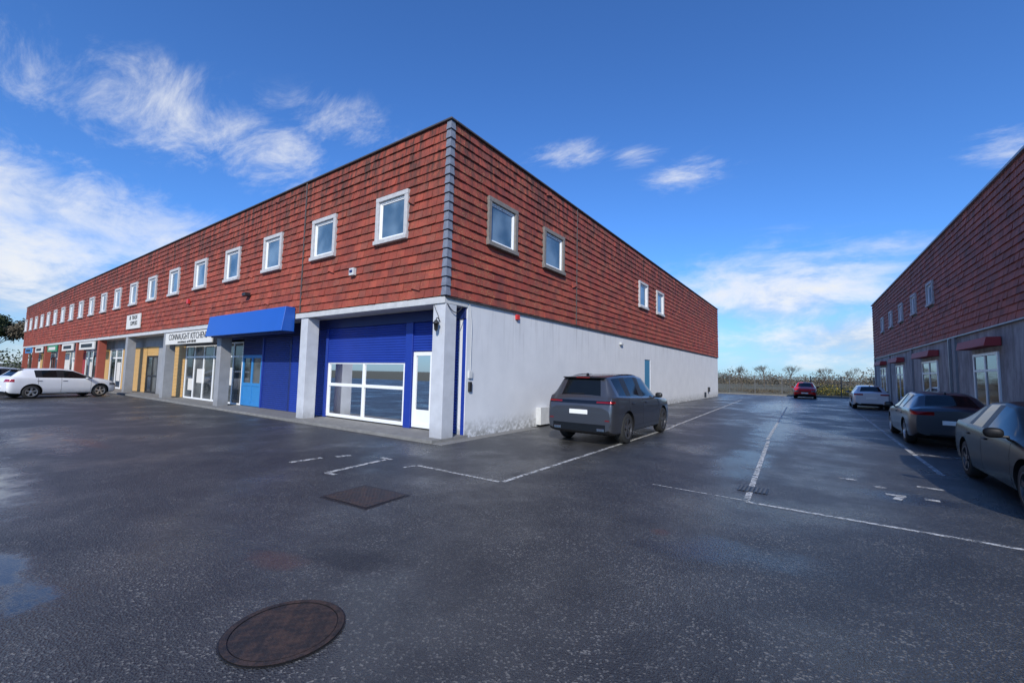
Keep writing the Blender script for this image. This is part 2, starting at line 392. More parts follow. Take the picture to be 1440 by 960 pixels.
tube('cable',[(.01,.9,3.5),(.02,1.0,3.1),(.01,1.0,2.2),(.01,1.0,1.75)],.01,'grey_box',B)

# ------------------------------------------------------------ right building
rb_ang=math.atan((12.36-11.63)/29.2)
B2=empty('commercial_building',(12.36,9.5,0),rb_ang); P=Parts(B2)
Q=Frame((0,0,0),(0,1,0),(-1,0,0)); W2=Frame((0,0,0),(1,0,0),(0,1,0))
y0,y1=-8.,30.6
P.box('upper_walls','dark_trim',W2,0,30,y0,y1,ZB+.02,H)
P.box('lower_walls','grey_wall',W2,.02,30,y0+.02,y1-.02,0,ZB)
P.box('coping','metal_coping',W2,-.12,.12,y0,y1+.05,H,H+.08)
P.box('drip_band','metal_coping',W2,-.07,.02,y0,y1,ZB-.06,ZB-.005)
hr=[(11.0+3.55*i-.6,11.0+3.55*i+.6,5.35,6.5) for i in range(5)]+[(-5,-3.8,5.35,6.5)]
tiles('side_tiles',Q,y0,y1,ZB,H,.24,.33,hr,'tile_right',B2,5)
for h in hr: window(P,Q,*h)
for a,b in ((3.2,5.6),(10.6,13.6),(18.5,21),(25,27.5),(-5,-2.5)):
    c=(a+b)/2
    P.box('red_awning','sign_red',Q,a-.3,b+.3,.0,.40,2.92,3.20,taper=.06)
    P.box('door_frame','white_upvc',Q,a,a+.1,-.1,.03,.05,2.75); P.box('door_frame','white_upvc',Q,b-.1,b,-.1,.03,.05,2.75)
    P.box('door_frame','white_upvc',Q,a+.1,b-.1,-.1,.03,2.65,2.75); P.box('door_frame','white_upvc',Q,c-.05,c+.05,-.1,.03,.05,2.65)
    P.box('door_frame','white_upvc',Q,a+.1,b-.1,-.1,.028,2.1,2.18); P.box('door_panel','white_upvc',Q,a+.1,c-.05,-.1,.02,.05,.75)
    P.box('door_glass','glass_shop',Q,a+.08,b-.08,-.1,.0,.05,2.7)
for u in (-7.9,-1.2,7.6,15.8,23,30.1): P.box('pilaster','pillar_grey',Q,u,u+.4,-.1,.06,0,ZB-.07)
for u in (-.6,8.3): P.box('downpipe','metal_coping',Q,u,u+.09,.0,.1,0,ZB-.07)
P.done()

# ------------------------------------------------------------ ground
def asphalt():
    m,b,p=newmat('wet_asphalt'); v=b.pos(); x=b.xyz(v)
    grain=b.noise(v,70,2,.7); mid=b.noise(v,1.5,5,.65); gen0=b.noise(v,.45,4,.6)
    vor=b.n.new('ShaderNodeTexVoronoi'); b._in(vor.inputs['Vector'],v); vor.inputs['Scale'].default_value=68
    c=b.mix(b.sm(gen0,.3,.7),(.026,.026,.027),(.060,.059,.058))
    c=b.mix(b.sm(mid,.42,.72,0,.55),c,(.020,.020,.021))
    c=b.mix(b.sm(grain,.58,.70,0,.55),c,(.14,.137,.13))
    sepv=b.xyz(vor.outputs['Color'])[0]
    c=b.mix(b.mul(b.m('GREATER_THAN',sepv,.88),b.sm(mid,.3,.6,.65,.2)),c,(.23,.22,.20))
    def blob(cx,cy,rx,ry,ang=0):
        ca,sa=math.cos(ang),math.sin(ang)
        dx=b.add(x[0],-cx); dy=b.add(x[1],-cy)
        u=b.add(b.mul(dx,ca/rx),b.mul(dy,sa/rx)); w=b.add(b.mul(dx,-sa/ry),b.mul(dy,ca/ry))
        return b.m('SUBTRACT',1.,b.add(b.mul(u,u),b.mul(w,w)))
    def many(L):
        o=None
        for a in L:
            k=blob(*a); o=k if o is None else b.mx(o,k)
        return b.m('MAXIMUM',o,-1.)
    nz=b.mul(b.add(mid,-.5),2.6)
    standing=b.add(many([(-6.6,-5.75,3.0,.70,.05),(-2.2,-6.8,3.4,.60,0),(2.1,-7.05,1.2,.34,.1)]),nz)
    damp=b.add(many([(6.65,-2.85,1.0,.45,.2),(6.35,10.,.9,6.5,0),(6.2,2.5,.6,2.6,0),(8.6,1.0,.8,.5,0),(5.6,24,2.,9,0)]),nz)
    pm=b.mx(b.sm(standing,.0,1.0),b.sm(damp,-.1,1.1)); core=b.sm(standing,.55,1.15)
    gen=b.sm(gen0,.46,.64)
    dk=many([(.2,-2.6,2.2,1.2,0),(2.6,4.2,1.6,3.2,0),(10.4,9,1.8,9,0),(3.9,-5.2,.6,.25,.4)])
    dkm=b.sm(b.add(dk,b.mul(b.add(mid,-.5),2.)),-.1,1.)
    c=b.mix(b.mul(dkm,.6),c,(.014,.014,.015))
    c=b.mix(b.mul(pm,.5),c,(.014,.015,.018))
    st=many([(3.55,-5.55,.42,.2,.3),(6.02,-2.7,.14,.16,0),(-5.4,-5.2,1.5,.25,.1)])  # reddish ground stains; the long left strip paints the brick building's reflection
    sm_=b.sm(b.add(st,nz),.1,1.0)
    c=b.mix(b.mul(sm_,.55),c,(.09,.042,.028))
    b._in(p.inputs['Base Color'],c)
    rg=b.mixf(gen,.44,.24); rg=b.mixf(pm,rg,.15); rg=b.mixf(core,rg,.05)
    b._in(p.inputs['Roughness'],rg)
    p.inputs['Specular IOR Level'].default_value=.65
    bn=b.n.new('ShaderNodeBump'); b._in(bn.inputs['Height'],b.add(grain,vor.outputs['Distance'])); b._in(bn.inputs['Strength'],b.mixf(core,b.mixf(pm,.75,.30),.06)); bn.inputs['Distance'].default_value=.010
    b._in(p.inputs['Normal'],bn.outputs[0]); return m
M['asphalt']=asphalt()
def field():
    m,b,p=newmat('rough_grass'); v=b.pos()
    c=b.mix(b.noise(v,.08,4,.6),(.06,.065,.025),(.15,.125,.07)); c=b.mix(b.sm(b.noise(v,2.5,3,.7),.4,.7),c,(.07,.06,.035))
    b._in(p.inputs['Base Color'],c); p.inputs['Roughness'].default_value=.95; return m
M['field']=field()
def sheet(name,x0,x1,y0,y1,z,mat,parent=None): return meshob(name,[(x0,y0,z),(x1,y0,z),(x1,y1,z),(x0,y1,z)],[(0,1,2,3)],M[mat],parent)
sheet('ground',-1500,1500,-1500,1500,-.03,'field')
sheet('asphalt_yard',-76,45,-45,44.5,0,'asphalt')
def paint():
    m,b,p=newmat('worn_white_paint'); v=b.pos(); n=b.noise(v,9,4,.75); n3=b.noise(v,60,2,.7)
    p.inputs['Base Color'].default_value=(.58,.58,.56,1); p.inputs['Roughness'].default_value=.5
    t=b.n.new('ShaderNodeBsdfTransparent'); mx=b.n.new('ShaderNodeMixShader')
    al=b.mul(b.sm(n,.38,.56),b.sm(n3,.32,.52,.35,.95))
    b._in(mx.inputs[0],al); b.l.new(t.outputs[0],mx.inputs[1]); b.l.new(p.outputs[0],mx.inputs[2]); b.l.new(mx.outputs[0],m.node_tree.nodes['Material Output'].inputs[0]); return m
M['paint']=paint()
pl=empty('painted_markings')
vs=[];fs=[]
def line(xa,ya,xb,yb,w=.09):
    d=Vector((xb-xa,yb-ya,0)); nn=Vector((-d.y,d.x,0)).normalized()*w/2; k=len(vs)
    a=Vector((xa,ya,.004)); b_=Vector((xb,yb,.004)); vs.extend([a-nn,b_-nn,b_+nn,a+nn]); fs.append((k,k+1,k+2,k+3))
line(3.4,-2.06,3.45,7.6,.08); line(3.4,7.6,2.6,31)
line(3.35,-2.1,1.5,-2.12,.07); line(.75,-2.1,.45,-2.1)
line(.82,-3.49,.66,-2.15,.10); line(-.4,-3.45,-.38,-2.85,.12); line(-.26,-2.62,-.18,-2.35,.12); line(.82,-3.49,1.05,-3.45,.08)
line(1.45,-2.4,1.5,-2.15,.06); line(2.0,-2.14,2.3,-2.13,.05)
line(6.3,6.5,5.96,24,.08); line(6.62,-.74,6.34,6.2,.08); line(6.62,-.76,8.1,-.79,.07); line(8.1,-.79,14,-.9,.07)
line(6.62,-.7,5.3,-.65,.03)
for (a,b_) in [((7.74,1.95),(7.98,1.98)),((8.75,2.07),(9.08,2.02)),((8.27,1.11),(8.5,1.11)),((8.7,1.11),(8.86,1.1)),((8.2,1.55),(8.3,1.62))]: line(*a,*b_,.11)
line(8.36,.8,8.45,1.1,.1)
line(9.3,3.5,9.2,32,.09)
for y in (6.3,14.,19.2,24.3,30): line(9.3,y,11.8,y,.09)
for y in (8.2,13.5,18.8): line(.4,y,3.35,y,.09)
meshob('line_marking',vs,fs,M['paint'],pl)
def castiron():
    m,b,p=newmat('rusty_cast_iron'); v=b.coord('Object'); n=b.noise(v,9,5,.7)
    ch=b.n.new('ShaderNodeTexChecker'); b._in(ch.inputs[0],b.vscale(v,(1,1,0))); ch.inputs['Scale'].default_value=30
    c=b.mix(b.sm(n,.4,.62),(.035,.032,.030),(.085,.055,.042)); c=b.mix(b.mul(ch.outputs['Fac'],.22),c,(.012,.012,.012)); b._in(p.inputs['Base Color'],c)
    b._in(p.inputs['Roughness'],b.mixf(n,.35,.6)); p.inputs['Metallic'].default_value=.3
    b._in(p.inputs['Normal'],b.bump(b.add(ch.outputs['Fac'],b.mul(n,.8)),.8,.006)); return m
M['iron']=castiron()
M['tar']=simple('tar_seal',(.016,.016,.017),.45)
def disc(name,cx,cy,r0,r1,z,mat,parent,n=48,h=0):
    vs=[];fs=[]
    for i in range(n):
        a=2*math.pi*i/n; vs+= [(r0*math.cos(a),r0*math.sin(a),z),(r1*math.cos(a),r1*math.sin(a),z)]
    for i in range(n):
        j=(i+1)%n; fs.append((2*i,2*i+1,2*j+1,2*j))
    if r0<.01: vs=[(r1*math.cos(2*math.pi*i/n),r1*math.sin(2*math.pi*i/n),z) for i in range(n)]; fs=[tuple(range(n))]
    return meshob(name,vs,fs,M[mat],parent)
mh=empty('manhole_cover',(4.58,-6.05,0)); disc('cover',0,0,0,.315,.008,'iron',mh); disc('rim',0,0,.322,.360,.010,'iron',mh); disc('seal',0,0,0,.370,.004,'tar',mh)
mh=empty('inspection_cover',(2.42,-3.88,0),rad(4))
def rect(name,a,z,mat,par,b_=None):
    b_=b_ or a; meshob(name,[(-a,-b_,z),(a,-b_,z),(a,b_,z),(-a,b_,z)],[(0,1,2,3)],M[mat],par)
rect('cover',.42,.008,'iron',mh,.34); rect('seal',.46,.004,'tar',mh,.38)
mh=empty('drain_grate',(6.62,.05,0)); rect('pit',.2,.005,'tar',mh,.2)
v_=[];f_=[]
for i in range(7):
    x0=-.18+i*.054; k=len(v_); v_+=[(x0,-.18,.012),(x0+.028,-.18,.012),(x0+.028,.18,.012),(x0,.18,.012)]; f_.append((k,k+1,k+2,k+3))
meshob('bars',v_,f_,M['galv'],mh)

# ------------------------------------------------------------ vehicles
M['tyre']=simple('tyre_rubber',(.018,.018,.018),.75,bump=.2)
M['alloy']=simple('alloy_rim',(.45,.46,.48),.3,metal=.8)
M['alloy_dark']=simple('dark_alloy_rim',(.10,.10,.11),.3,metal=.6)
M['black_plastic']=simple('black_plastic',(.012,.012,.013),.45)
M['car_glass']=simple('car_glass',(.006,.008,.010),.03,spec=.35,var=.1)
M['plate_white']=simple('blank_number_plate',(.75,.75,.73),.35,var=.03)
M['chrome']=simple('chrome',(.6,.6,.6),.15,metal=1)
def carpaint(name,col,metal,masks,seams,W,coat=.7):
    m,b,p=newmat(name); v=b.coord('Object'); x=b.xyz(v); ax=b.m('ABSOLUTE',x[0])
    dirt=(.07,.065,.06) if coat>.3 else (.03,.028,.026)
    c=b.mix(b.mul(b.sm(x[2],.2,.6,.5,0),b.noise(v,5,3,.6)),col,dirt)
    r=.28 if metal else .25; rs=r
    for (xr,yr,zr,cc,rr) in masks:
        k=b.mul(b.rng(ax,*xr),b.rng(x[1],*yr),b.rng(x[2],*zr)); c=b.mix(k,c,cc); rs=b.mixf(k,rs,rr)
    for (yy,z0,z1) in seams:
        k=b.mul(b.rng(x[1],yy-.006,yy+.006),b.rng(x[2],z0,z1),b.m('GREATER_THAN',ax,W*.36)); c=b.mix(k,c,(.004,.004,.004)); rs=b.mixf(k,rs,.8)
    if seams:
        k=b.mul(b.rng(x[2],seams[0][1]-.006,seams[0][1]+.006),b.rng(x[1],seams[-1][0],seams[0][0]),b.m('GREATER_THAN',ax,W*.36)); c=b.mix(k,c,(.004,.004,.004))
    b._in(p.inputs['Base Color'],c); b._in(p.inputs['Roughness'],rs); p.inputs['Metallic'].default_value=metal
    p.inputs['Coat Weight'].default_value=coat; p.inputs['Coat Roughness'].default_value=.03
    if coat<.2: p.inputs['Specular IOR Level'].default_value=.22
    return m
TYPES={
 'suv':dict(W=1.99,r=.38,wb=(1.50,-1.46),st=[
  (2.42,.66,.38,.80,.50,.88),(2.36,.86,.26,.93,.66,.99),(2.1,.95,.22,1.0,.78,1.07),(1.5,.98,.22,1.05,.80,1.12),(1.05,.985,.22,1.09,.81,1.16),
  (.28,.985,.22,1.12,.68,1.68),(-.30,.99,.22,1.14,.69,1.74),(-.42,.99,.22,1.145,.69,1.74),(-1.30,.99,.22,1.17,.67,1.72),(-1.42,.99,.22,1.175,.67,1.715),(-2.02,.975,.22,1.20,.64,1.67),
  (-2.10,.97,.23,1.20,.63,1.65),(-2.32,.95,.26,1.17,.76,1.19),(-2.40,.93,.28,1.06,.78,1.10),(-2.44,.88,.34,.85,.74,.92)],
  cowl=4,rf=5,B=6,side_end=9,rr=11,rg=12,pil=[(8,9)]),
 'sedan':dict(W=1.82,r=.325,wb=(1.42,-1.36),st=[
  (2.35,.60,.34,.60,.45,.64),(2.26,.80,.22,.68,.62,.73),(1.95,.88,.18,.79,.72,.84),(1.4,.90,.17,.87,.74,.93),(1.0,.905,.17,.91,.74,.985),
  (.15,.91,.17,.94,.60,1.37),(-.25,.91,.17,.955,.60,1.42),(-.35,.91,.17,.96,.60,1.42),(-1.05,.91,.17,.975,.585,1.39),(-1.13,.91,.17,.975,.58,1.385),(-1.35,.905,.17,.98,.57,1.35),
  (-1.42,.90,.17,.98,.57,1.34),(-1.98,.89,.18,.985,.70,1.05),(-2.22,.85,.22,.96,.70,1.03),(-2.34,.76,.32,.86,.60,.94)],
  cowl=4,rf=5,B=6,side_end=9,rr=11,rg=12,pil=[(8,9)]),
 'hatch':dict(W=1.79,r=.325,wb=(1.33,-1.30),st=[
  (2.12,.60,.34,.62,.45,.68),(2.03,.80,.22,.72,.62,.78),(1.75,.87,.18,.84,.72,.90),(1.35,.89,.17,.92,.74,.98),(1.02,.895,.17,.95,.74,1.03),
  (.25,.90,.17,.97,.60,1.40),(-.20,.90,.17,.985,.60,1.455),(-.30,.90,.17,.99,.60,1.455),(-1.05,.90,.17,1.0,.59,1.43),(-1.15,.90,.17,1.005,.58,1.425),(-1.5,.89,.17,1.03,.57,1.39),
  (-1.60,.88,.17,1.03,.57,1.37),(-1.92,.87,.2,1.02,.68,1.06),(-2.05,.84,.22,.93,.68,.97),(-2.12,.76,.32,.78,.60,.82)],
  cowl=4,rf=5,B=6,side_end=9,rr=11,rg=12,pil=[(8,9)])}
def make_wheel(parent,x,y,r,side,rim,nm):
    w=.23; o=side
    prof=[(r*.66,0),(r*.93,0),(r,-.03),(r,-w+.03),(r*.93,-w),(r*.66,-w)]
    v,f=lathe([(a,o*b) for a,b in prof],(x,y,r),28,'x'); meshob(nm+'_tyre',v,f,M['tyre'],parent,smooth=True)
    v,f=lathe([(r*.67,o*-.005),(r*.64,o*-.01),(r*.62,o*-.09),(r*.2,o*-.1),(.001,o*-.1)],(x,y,r),28,'x'); meshob(nm+'_barrel',v,f,M['black_plastic'],parent,smooth=True)
    v,f=lathe([(r*.68,o*.0),(r*.68,o*.008),(r*.615,o*.004),(r*.60,o*-.03)],(x,y,r),28,'x')
    for k in range(5):
        for s2 in (-.13,.13):
            a=2*math.pi*k/5+.3; a2=a+s2; b0=len(v)
            for (rr,aa,hw,dx) in ((r*.14,a,.028,-.015),(r*.64,a2,.018,-.002)):
                c=Vector((0,math.cos(aa),math.sin(aa)))*rr; t=Vector((0,-math.sin(aa),math.cos(aa)))*hw
                for q in (c-t,c+t): v.append((x+o*dx,y+q.y,r+q.z))
                for q in (c+t,c-t): v.append((x+o*(dx-.03),y+q.y,r+q.z))
            f+=[(b0,b0+1,b0+5,b0+4),(b0+1,b0+2,b0+6,b0+5),(b0+3,b0,b0+4,b0+7)]
    b0=len(v); hv,hf=lathe([(r*.17,o*-.03),(r*.17,o*-.006),(r*.12,o*.002),(.001,o*.002)],(x,y,r),14,'x'); v+=hv; f+=[tuple(b0+i for i in q) for q in hf]
    meshob(nm+'_rim',v,f,M[rim],parent)
def ellip(name,c,s,mat,parent,rot=(0,0,0),p=.6):
    bm=bmesh.new(); bmesh.ops.create_uvsphere(bm,u_segments=16,v_segments=10,radius=1)
    for v in bm.verts:
        v.co=Vector([math.copysign(abs(q)**p,q) for q in v.co])
        v.co.x*=s[0];v.co.y*=s[1];v.co.z*=s[2]
    me=bpy.data.meshes.new(name); bm.to_mesh(me); bm.free(); me.materials.append(M[mat] if isinstance(mat,str) else mat)
    me.polygons.foreach_set('use_smooth',[True]*len(me.polygons)); o=bpy.data.objects.new(name,me); o.location=c; o.rotation_euler=rot; return link(o,parent)
def make_car(name,kind,loc,rz,col,metal=.0,rim='alloy',sx=1.,coat=.7):
    T=TYPES[kind]; W=T['W']; st=T['st']; E=empty(name,(loc[0],loc[1],0),rz); E.scale=(sx,1,1)
    vs=[];NP=18
    for (y,hw,zs,zb,wr,zr) in st:
        half=[(0,zs),(.78*hw,zs),(.955*hw,zs+.06),(hw,zs+(zb-zs)*.33),(hw*.995,zs+(zb-zs)*.72),(.975*hw,zb-.05),(.935*hw,zb),(wr,zr-.035),(wr-.09,zr),(0,zr+.03)]
        for (x,z) in half: vs.append((x,y,z))
        for (x,z) in half[8:0:-1]: vs.append((-x,y,z))
    fs=[];mi=[]
    n=len(st)
    for i in range(n-1):
        for k in range(NP):
            k2=(k+1)%NP; fs.append((i*NP+k,i*NP+k2,(i+1)*NP+k2,(i+1)*NP+k)); sg=k if k<9 else 17-k; mm=0
            if sg in (0,1): mm=2
            if sg==8 and (i==T['cowl'] or i==T['rr']): mm=1
            if sg==6 and T['cowl']<=i<T['side_end']+(1 if kind=='suv' else 0): mm=1
            if sg==6 and (i==T['B'] or (i,i+1) in T['pil']): mm=2
            mi.append(mm)
    fs.append(tuple(range(NP))); mi.append(0); fs.append(tuple((n-1)*NP+k for k in range(NP-1,-1,-1))); mi.append(0)
    L0=st[0][0]; L1=st[-1][0]
    red=(.30,.008,.008); wl=(.55,.56,.58); blk=(.008,.008,.009)
    if kind=='suv':
        masks=[((0,.93),(-3,-2.2),(1.0,1.085),blk,.15),((.50,.99),(-3,-2.22),(1.03,1.07),red,.12),((0,.75),(-3,-2.3),(.22,.52),blk,.4),((0,2),(-3,3),(0,.30),blk,.5),
               ((0,.55),(2.3,3),(.55,.88),blk,.3),((.55,.95),(2.1,3),(.84,.95),wl,.1),((.74,.86),(-3,-2.3),(.61,.635),red,.2)]
        seams=[(1.0,.42,1.12),(-.36,.42,1.16),(-1.38,.62,1.18)]
    elif kind=='sedan':
        masks=[((.40,.95),(-3,-2.14),(.84,.93),red,.1),((0,.5),(-3,-2.2),(.2,.36),blk,.5),((0,2),(-3,3),(0,.22),blk,.5),
               ((0,.45),(2.1,3),(.34,.60),blk,.3),((.5,.95),(2.0,3),(.60,.72),wl,.08)]
        seams=[(.95,.28,.95),(-.30,.28,.97),(-1.15,.5,.98)]
    else:
        masks=[((.45,.95),(-3,-1.90),(.80,.93),red,.1),((0,.6),(-3,-2.0),(.2,.36),blk,.5),((0,2),(-3,3),(0,.22),blk,.5),
               ((0,.5),(1.95,3),(.24,.42),blk,.3),((0,.45),(1.95,3),(.58,.66),blk,.3),((.48,.95),(1.72,3),(.60,.74),(.12,.12,.13),.08)]
        seams=[(.92,.28,.98),(-.25,.28,1.0),(-1.1,.5,1.0)]
    mat=carpaint(name+'_paint',col,metal,masks,seams,W,coat)
    mats=[mat,M['car_glass'],M['black_plastic']]
    me=bpy.data.meshes.new('body'); me.from_pydata(vs,[],fs)
    for m_ in mats: me.materials.append(m_)
    me.polygons.foreach_set('material_index',mi)
    cr=me.attributes.new('crease_edge','FLOAT','EDGE')
    for e in me.edges:
        a,b=e.vertices; ia,ib=a//NP,b//NP; ka,kb=a%NP,b%NP; ka=ka if ka<10 else 18-ka; kb=kb if kb<10 else 18-kb
        c=0
        if ia!=ib and ka==kb and ka in (6,7) : c=.55 if ka==6 else .35
        if ia!=ib and ka==kb and ka in (2,): c=.5
        if ia!=ib and ka==kb and ka==4: c=.25
        if ia==ib and ia in (T['cowl'],T['rf'],T['rr'],T['rg']) and min(ka,kb)>=6: c=.55
        if ia==ib and ia in (0,n-1): c=.25
        cr.data[e.index].value=c
    ob=bpy.data.objects.new('tmp',me); sc.collection.objects.link(ob)
    sb=ob.modifiers.new('s','SUBSURF'); sb.levels=3; sb.render_levels=3
    cuts=[]
    r=T['r']
    for wy in T['wb']:
        for sd in (1,-1):
            bm=bmesh.new(); bmesh.ops.create_cone(bm,cap_ends=True,segments=36,radius1=r+.055,radius2=r+.055,depth=.6,matrix=Matrix.Translation((sd*(W/2+.02),wy,r+.01))@Matrix.Rotation(rad(90),4,'Y'))
            cm=bpy.data.meshes.new('c'); 
            for f in bm.faces: f.material_index=2
            bm.to_mesh(cm); bm.free()
            for m_ in mats: cm.materials.append(m_)
            co=bpy.data.objects.new('c',cm); sc.collection.objects.link(co); cuts.append(co)
            bo=ob.modifiers.new('b','BOOLEAN'); bo.operation='DIFFERENCE'; bo.object=co; bo.solver='EXACT'
    dg=bpy.context.evaluated_depsgraph_get(); me2=bpy.data.meshes.new_from_object(ob.evaluated_get(dg),depsgraph=dg)
    for o in cuts+[ob]: bpy.data.objects.remove(o)
    me2.polygons.foreach_set('use_smooth',[True]*len(me2.polygons))
    try: me2.set_sharp_from_angle(angle=rad(40))
    except Exception: pass
    link(bpy.data.objects.new('body',me2),E)
    for wy,nm in zip(T['wb'],('front','rear')):
        for sd,s2 in ((1,'right'),(-1,'left')): make_wheel(E,sd*(W/2-.035),wy,r,sd,rim,nm+'_'+s2+'_wheel')
    my,mz=(st[T['cowl']][0]-.30,st[T['cowl']][3]+.07)
    for sd in (1,-1):
        ellip('mirror',(sd*(W/2+.07),my,mz),(.11,.06,.075),mat if kind!='suv' else 'black_plastic',E,p=.75)
        ellip('mirror_stalk',(sd*(W/2-.03),my,mz-.05),(.07,.03,.02),'black_plastic',E)
        for hy in ((-.12,-1.05) if kind!='suv' else (-.15,-1.15)):
            ellip('door_handle',(sd*(W/2-.012),hy,st[6][3]-.14),(.022,.10,.018),mat,E)
    pz={'suv':.80,'sedan':.66,'hatch':.55}[kind]
    Pt=Parts(E); Fr=Frame((0,0,0),(1,0,0),(0,1,0))
    Pt.box('rear_plate','plate_white',Fr,-.26,.26,L1-.022,L1+.03,pz-.055,pz+.055)
    Pt.box('front_plate','plate_white',Fr,-.26,.26,L0-.03,L0+.016,.44,.55)
    if kind=='suv':
        for sd in (-1,1): Pt.box('exhaust','chrome',Fr,sd*.62-.1,sd*.62+.1,L1-.01,L1+.1,.36,.43)
        Pt.box('spoiler','black_plastic',Fr,-.60,.60,-2.20,-2.0,1.625,1.655)
        Pt.box('brake_light','alarm_red',Fr,-.2,.2,-2.205,-2.18,1.632,1.645)
        for sd in (-1,1):
            tube('roof_rail',[(sd*.60,.1,1.66),(sd*.61,-.1,1.735),(sd*.61,-1.3,1.735),(sd*.58,-1.75,1.66)],.013,'black_plastic',E)
        Pt.box('rear_wiper','black_plastic',Fr,-.3,.1,-2.33,-2.30,1.23,1.25)
    elif kind=='hatch': Pt.box('spoiler','black_plastic',Fr,-.55,.55,-1.74,-1.56,1.37,1.395)
    ellip('antenna',(0,T['st'][10][0]+.1,st[10][5]+.05),(.025,.08,.035),'black_plastic',E,p=.8)
    Pt.done(.008)
    return E
make_car('suv','suv',(2.66,4.5),rad(-.5),(.065,.069,.082),.5,'alloy_dark',.94)
make_car('sedan','sedan',(10.35,10.3),0,(.06,.065,.08),.5,'alloy',coat=.4)
make_car('sedan','sedan',(10.55,2.45),rad(180),(.005,.006,.008),.0,'alloy_dark',coat=.0)
make_car('sedan','sedan',(10.15,28.2),0,(.62,.63,.65),0,'alloy')
make_car('hatchback_car','hatch',(6.6,41.5),rad(180),(.55,.012,.010),0,'alloy',coat=.0)
make_car('hatchback_car','hatch',(-24.65,-3.0),rad(14),(.72,.73,.75),0,'alloy')
make_car('hatchback_car','hatch',(-28.3,-4.5),rad(14),(.45,.46,.48),.4,'alloy')
make_car('sedan','sedan',(-33,-5.0),rad(12),(.62,.63,.65),0,'alloy')

# ------------------------------------------------------------ vegetation
def leafmat(name,cols,th=.5):
    m,b,p=newmat(name); r=b.attr('rnd'); v=b.pos()
    c=b.mix(b.sm(r,0,.7),cols[0],cols[1]); c=b.mix(b.m('GREATER_THAN',r,th),c,cols[2])
    c=b.mix(b.sm(b.noise(v,.6,2,.5),.35,.7,0,.5),c,[q*.4 for q in cols[0]])
    b._in(p.inputs['Base Color'],c); p.inputs['Roughness'].default_value=.85; return m
M['gorse']=leafmat('gorse',[(.035,.05,.015),(.09,.10,.03),(.50,.36,.04)],.84)
M['scrub']=leafmat('winter_scrub',[(.065,.055,.04),(.14,.115,.08),(.18,.15,.10)],.7)
M['hedge']=leafmat('evergreen',[(.02,.035,.012),(.06,.085,.03),(.09,.10,.04)],.8)
def clumps(name,cl,nper,leaf,mat,parent=None,seed=3):
    r=random.Random(seed); vs=[];fs=[];at=[]
    for (cx,cy,cz,rx,ry,rz_) in cl:
        for _ in range(nper):
            a=Vector((r.gauss(0,1),r.gauss(0,1),r.gauss(0,1))).normalized()*(r.random()**.4)*(1+.25*math.sin(cx*3+_))
            c=Vector((cx+a.x*rx,cy+a.y*ry,max(.02,cz+a.z*rz_)))
            d1=Vector((r.uniform(-1,1),r.uniform(-1,1),r.uniform(-1,1))).normalized()*leaf*r.uniform(.5,1.3); d2=d1.cross(Vector((r.uniform(-1,1),r.uniform(-1,1),r.uniform(-1,1)))).normalized()*leaf*.6
            k=len(vs); vs+=[c-d1-d2,c+d1-d2,c+d1+d2,c-d1+d2]; fs.append((k,k+1,k+2,k+3)); at.append(r.random())
    ob=meshob(name,vs,fs,M[mat],parent); A=ob.data.attributes.new('rnd','FLOAT','FACE'); A.data.foreach_set('value',at); return ob
cl=[]
for i in range(20):
    x=R.uniform(6,16); y=R.uniform(52,60); h=R.uniform(.4,.85); cl.append((x,y,h*.7,R.uniform(.8,1.8),R.uniform(.6,1.4),h))
clumps('gorse_bushes',cl,420,.055,'gorse',None,11)
cl=[]
for i in range(40):
    x=R.uniform(-18,26); y=R.uniform(49,66); h=R.uniform(.15,.42); cl.append((x,y,h*.6,R.uniform(.8,2.4),R.uniform(.6,1.4),h))
clumps('rough_scrub',cl,260,.05,'scrub',None,17)
cl=[]
for i in range(110):
    x=R.uniform(-60,110); y=R.uniform(110,190); h=R.uniform(1.2,3.2); cl.append((x,y,h*.7,R.uniform(3,7),R.uniform(1,2),h))
clumps('distant_hedgerow',cl,300,.17,'scrub',None,12)
def tree(name,x,y,h,seed,leaves=700,mat='scrub',leaf=.09):
    r=random.Random(seed); E=empty(name,(x,y,0)); vs=[];fs=[];tips=[]
    def seg(a,b,ra,rb):
        d=(b-a).normalized(); u=d.orthogonal().normalized(); w=d.cross(u); k=len(vs); n=5
        for (c,rr) in ((a,ra),(b,rb)):
            for i in range(n): t=2*math.pi*i/n; vs.append(c+u*rr*math.cos(t)+w*rr*math.sin(t))
        for i in range(n): fs.append((k+i,k+(i+1)%n,k+n+(i+1)%n,k+n+i))
    def grow(p,d,l,rr,dep):
        q=p+d*l; seg(p,q,rr,rr*.7)
        if dep==0: tips.append(q); return
        for _ in range(3 if dep>1 else 2):
            nd=(d+Vector((r.uniform(-1,1),r.uniform(-1,1),r.uniform(-.3,.7)))*.75).normalized(); grow(q,nd,l*r.uniform(.62,.82),rr*.6,dep-1)
        if dep<3: tips.append(q)
    grow(Vector((0,0,0)),Vector((r.uniform(-.05,.05),0,1)),h*.27,h*.022,5)
    meshob('trunk_and_limbs',vs,fs,M['bark'],E)
    n=max(1,leaves//len(tips)); clumps('crown',[(t.x,t.y,t.z,.6*h/8,.6*h/8,.5*h/8) for t in tips],n,leaf*h/8,mat,E,seed)
for i,(x,y,h) in enumerate([(-80,2,9),(-84,-3,9.5),(-78,14,8),(-90,6,10),(-86,-1.5,8.5),(-95,-24,12),(-82,-8,9)]): tree('tree',x,y,h,20+i,8000,'hedge' if i%3 else 'scrub',.10)
for i,(x,y,h) in enumerate([(-9,76,4.8),(-4,84,4.6),(-1,92,5.2),(3,100,5.4),(9,110,5.6),(14,120,5.4),(22,130,5)]): tree('tree',x,y,h,40+i,900,'scrub',.05)
cl=[]
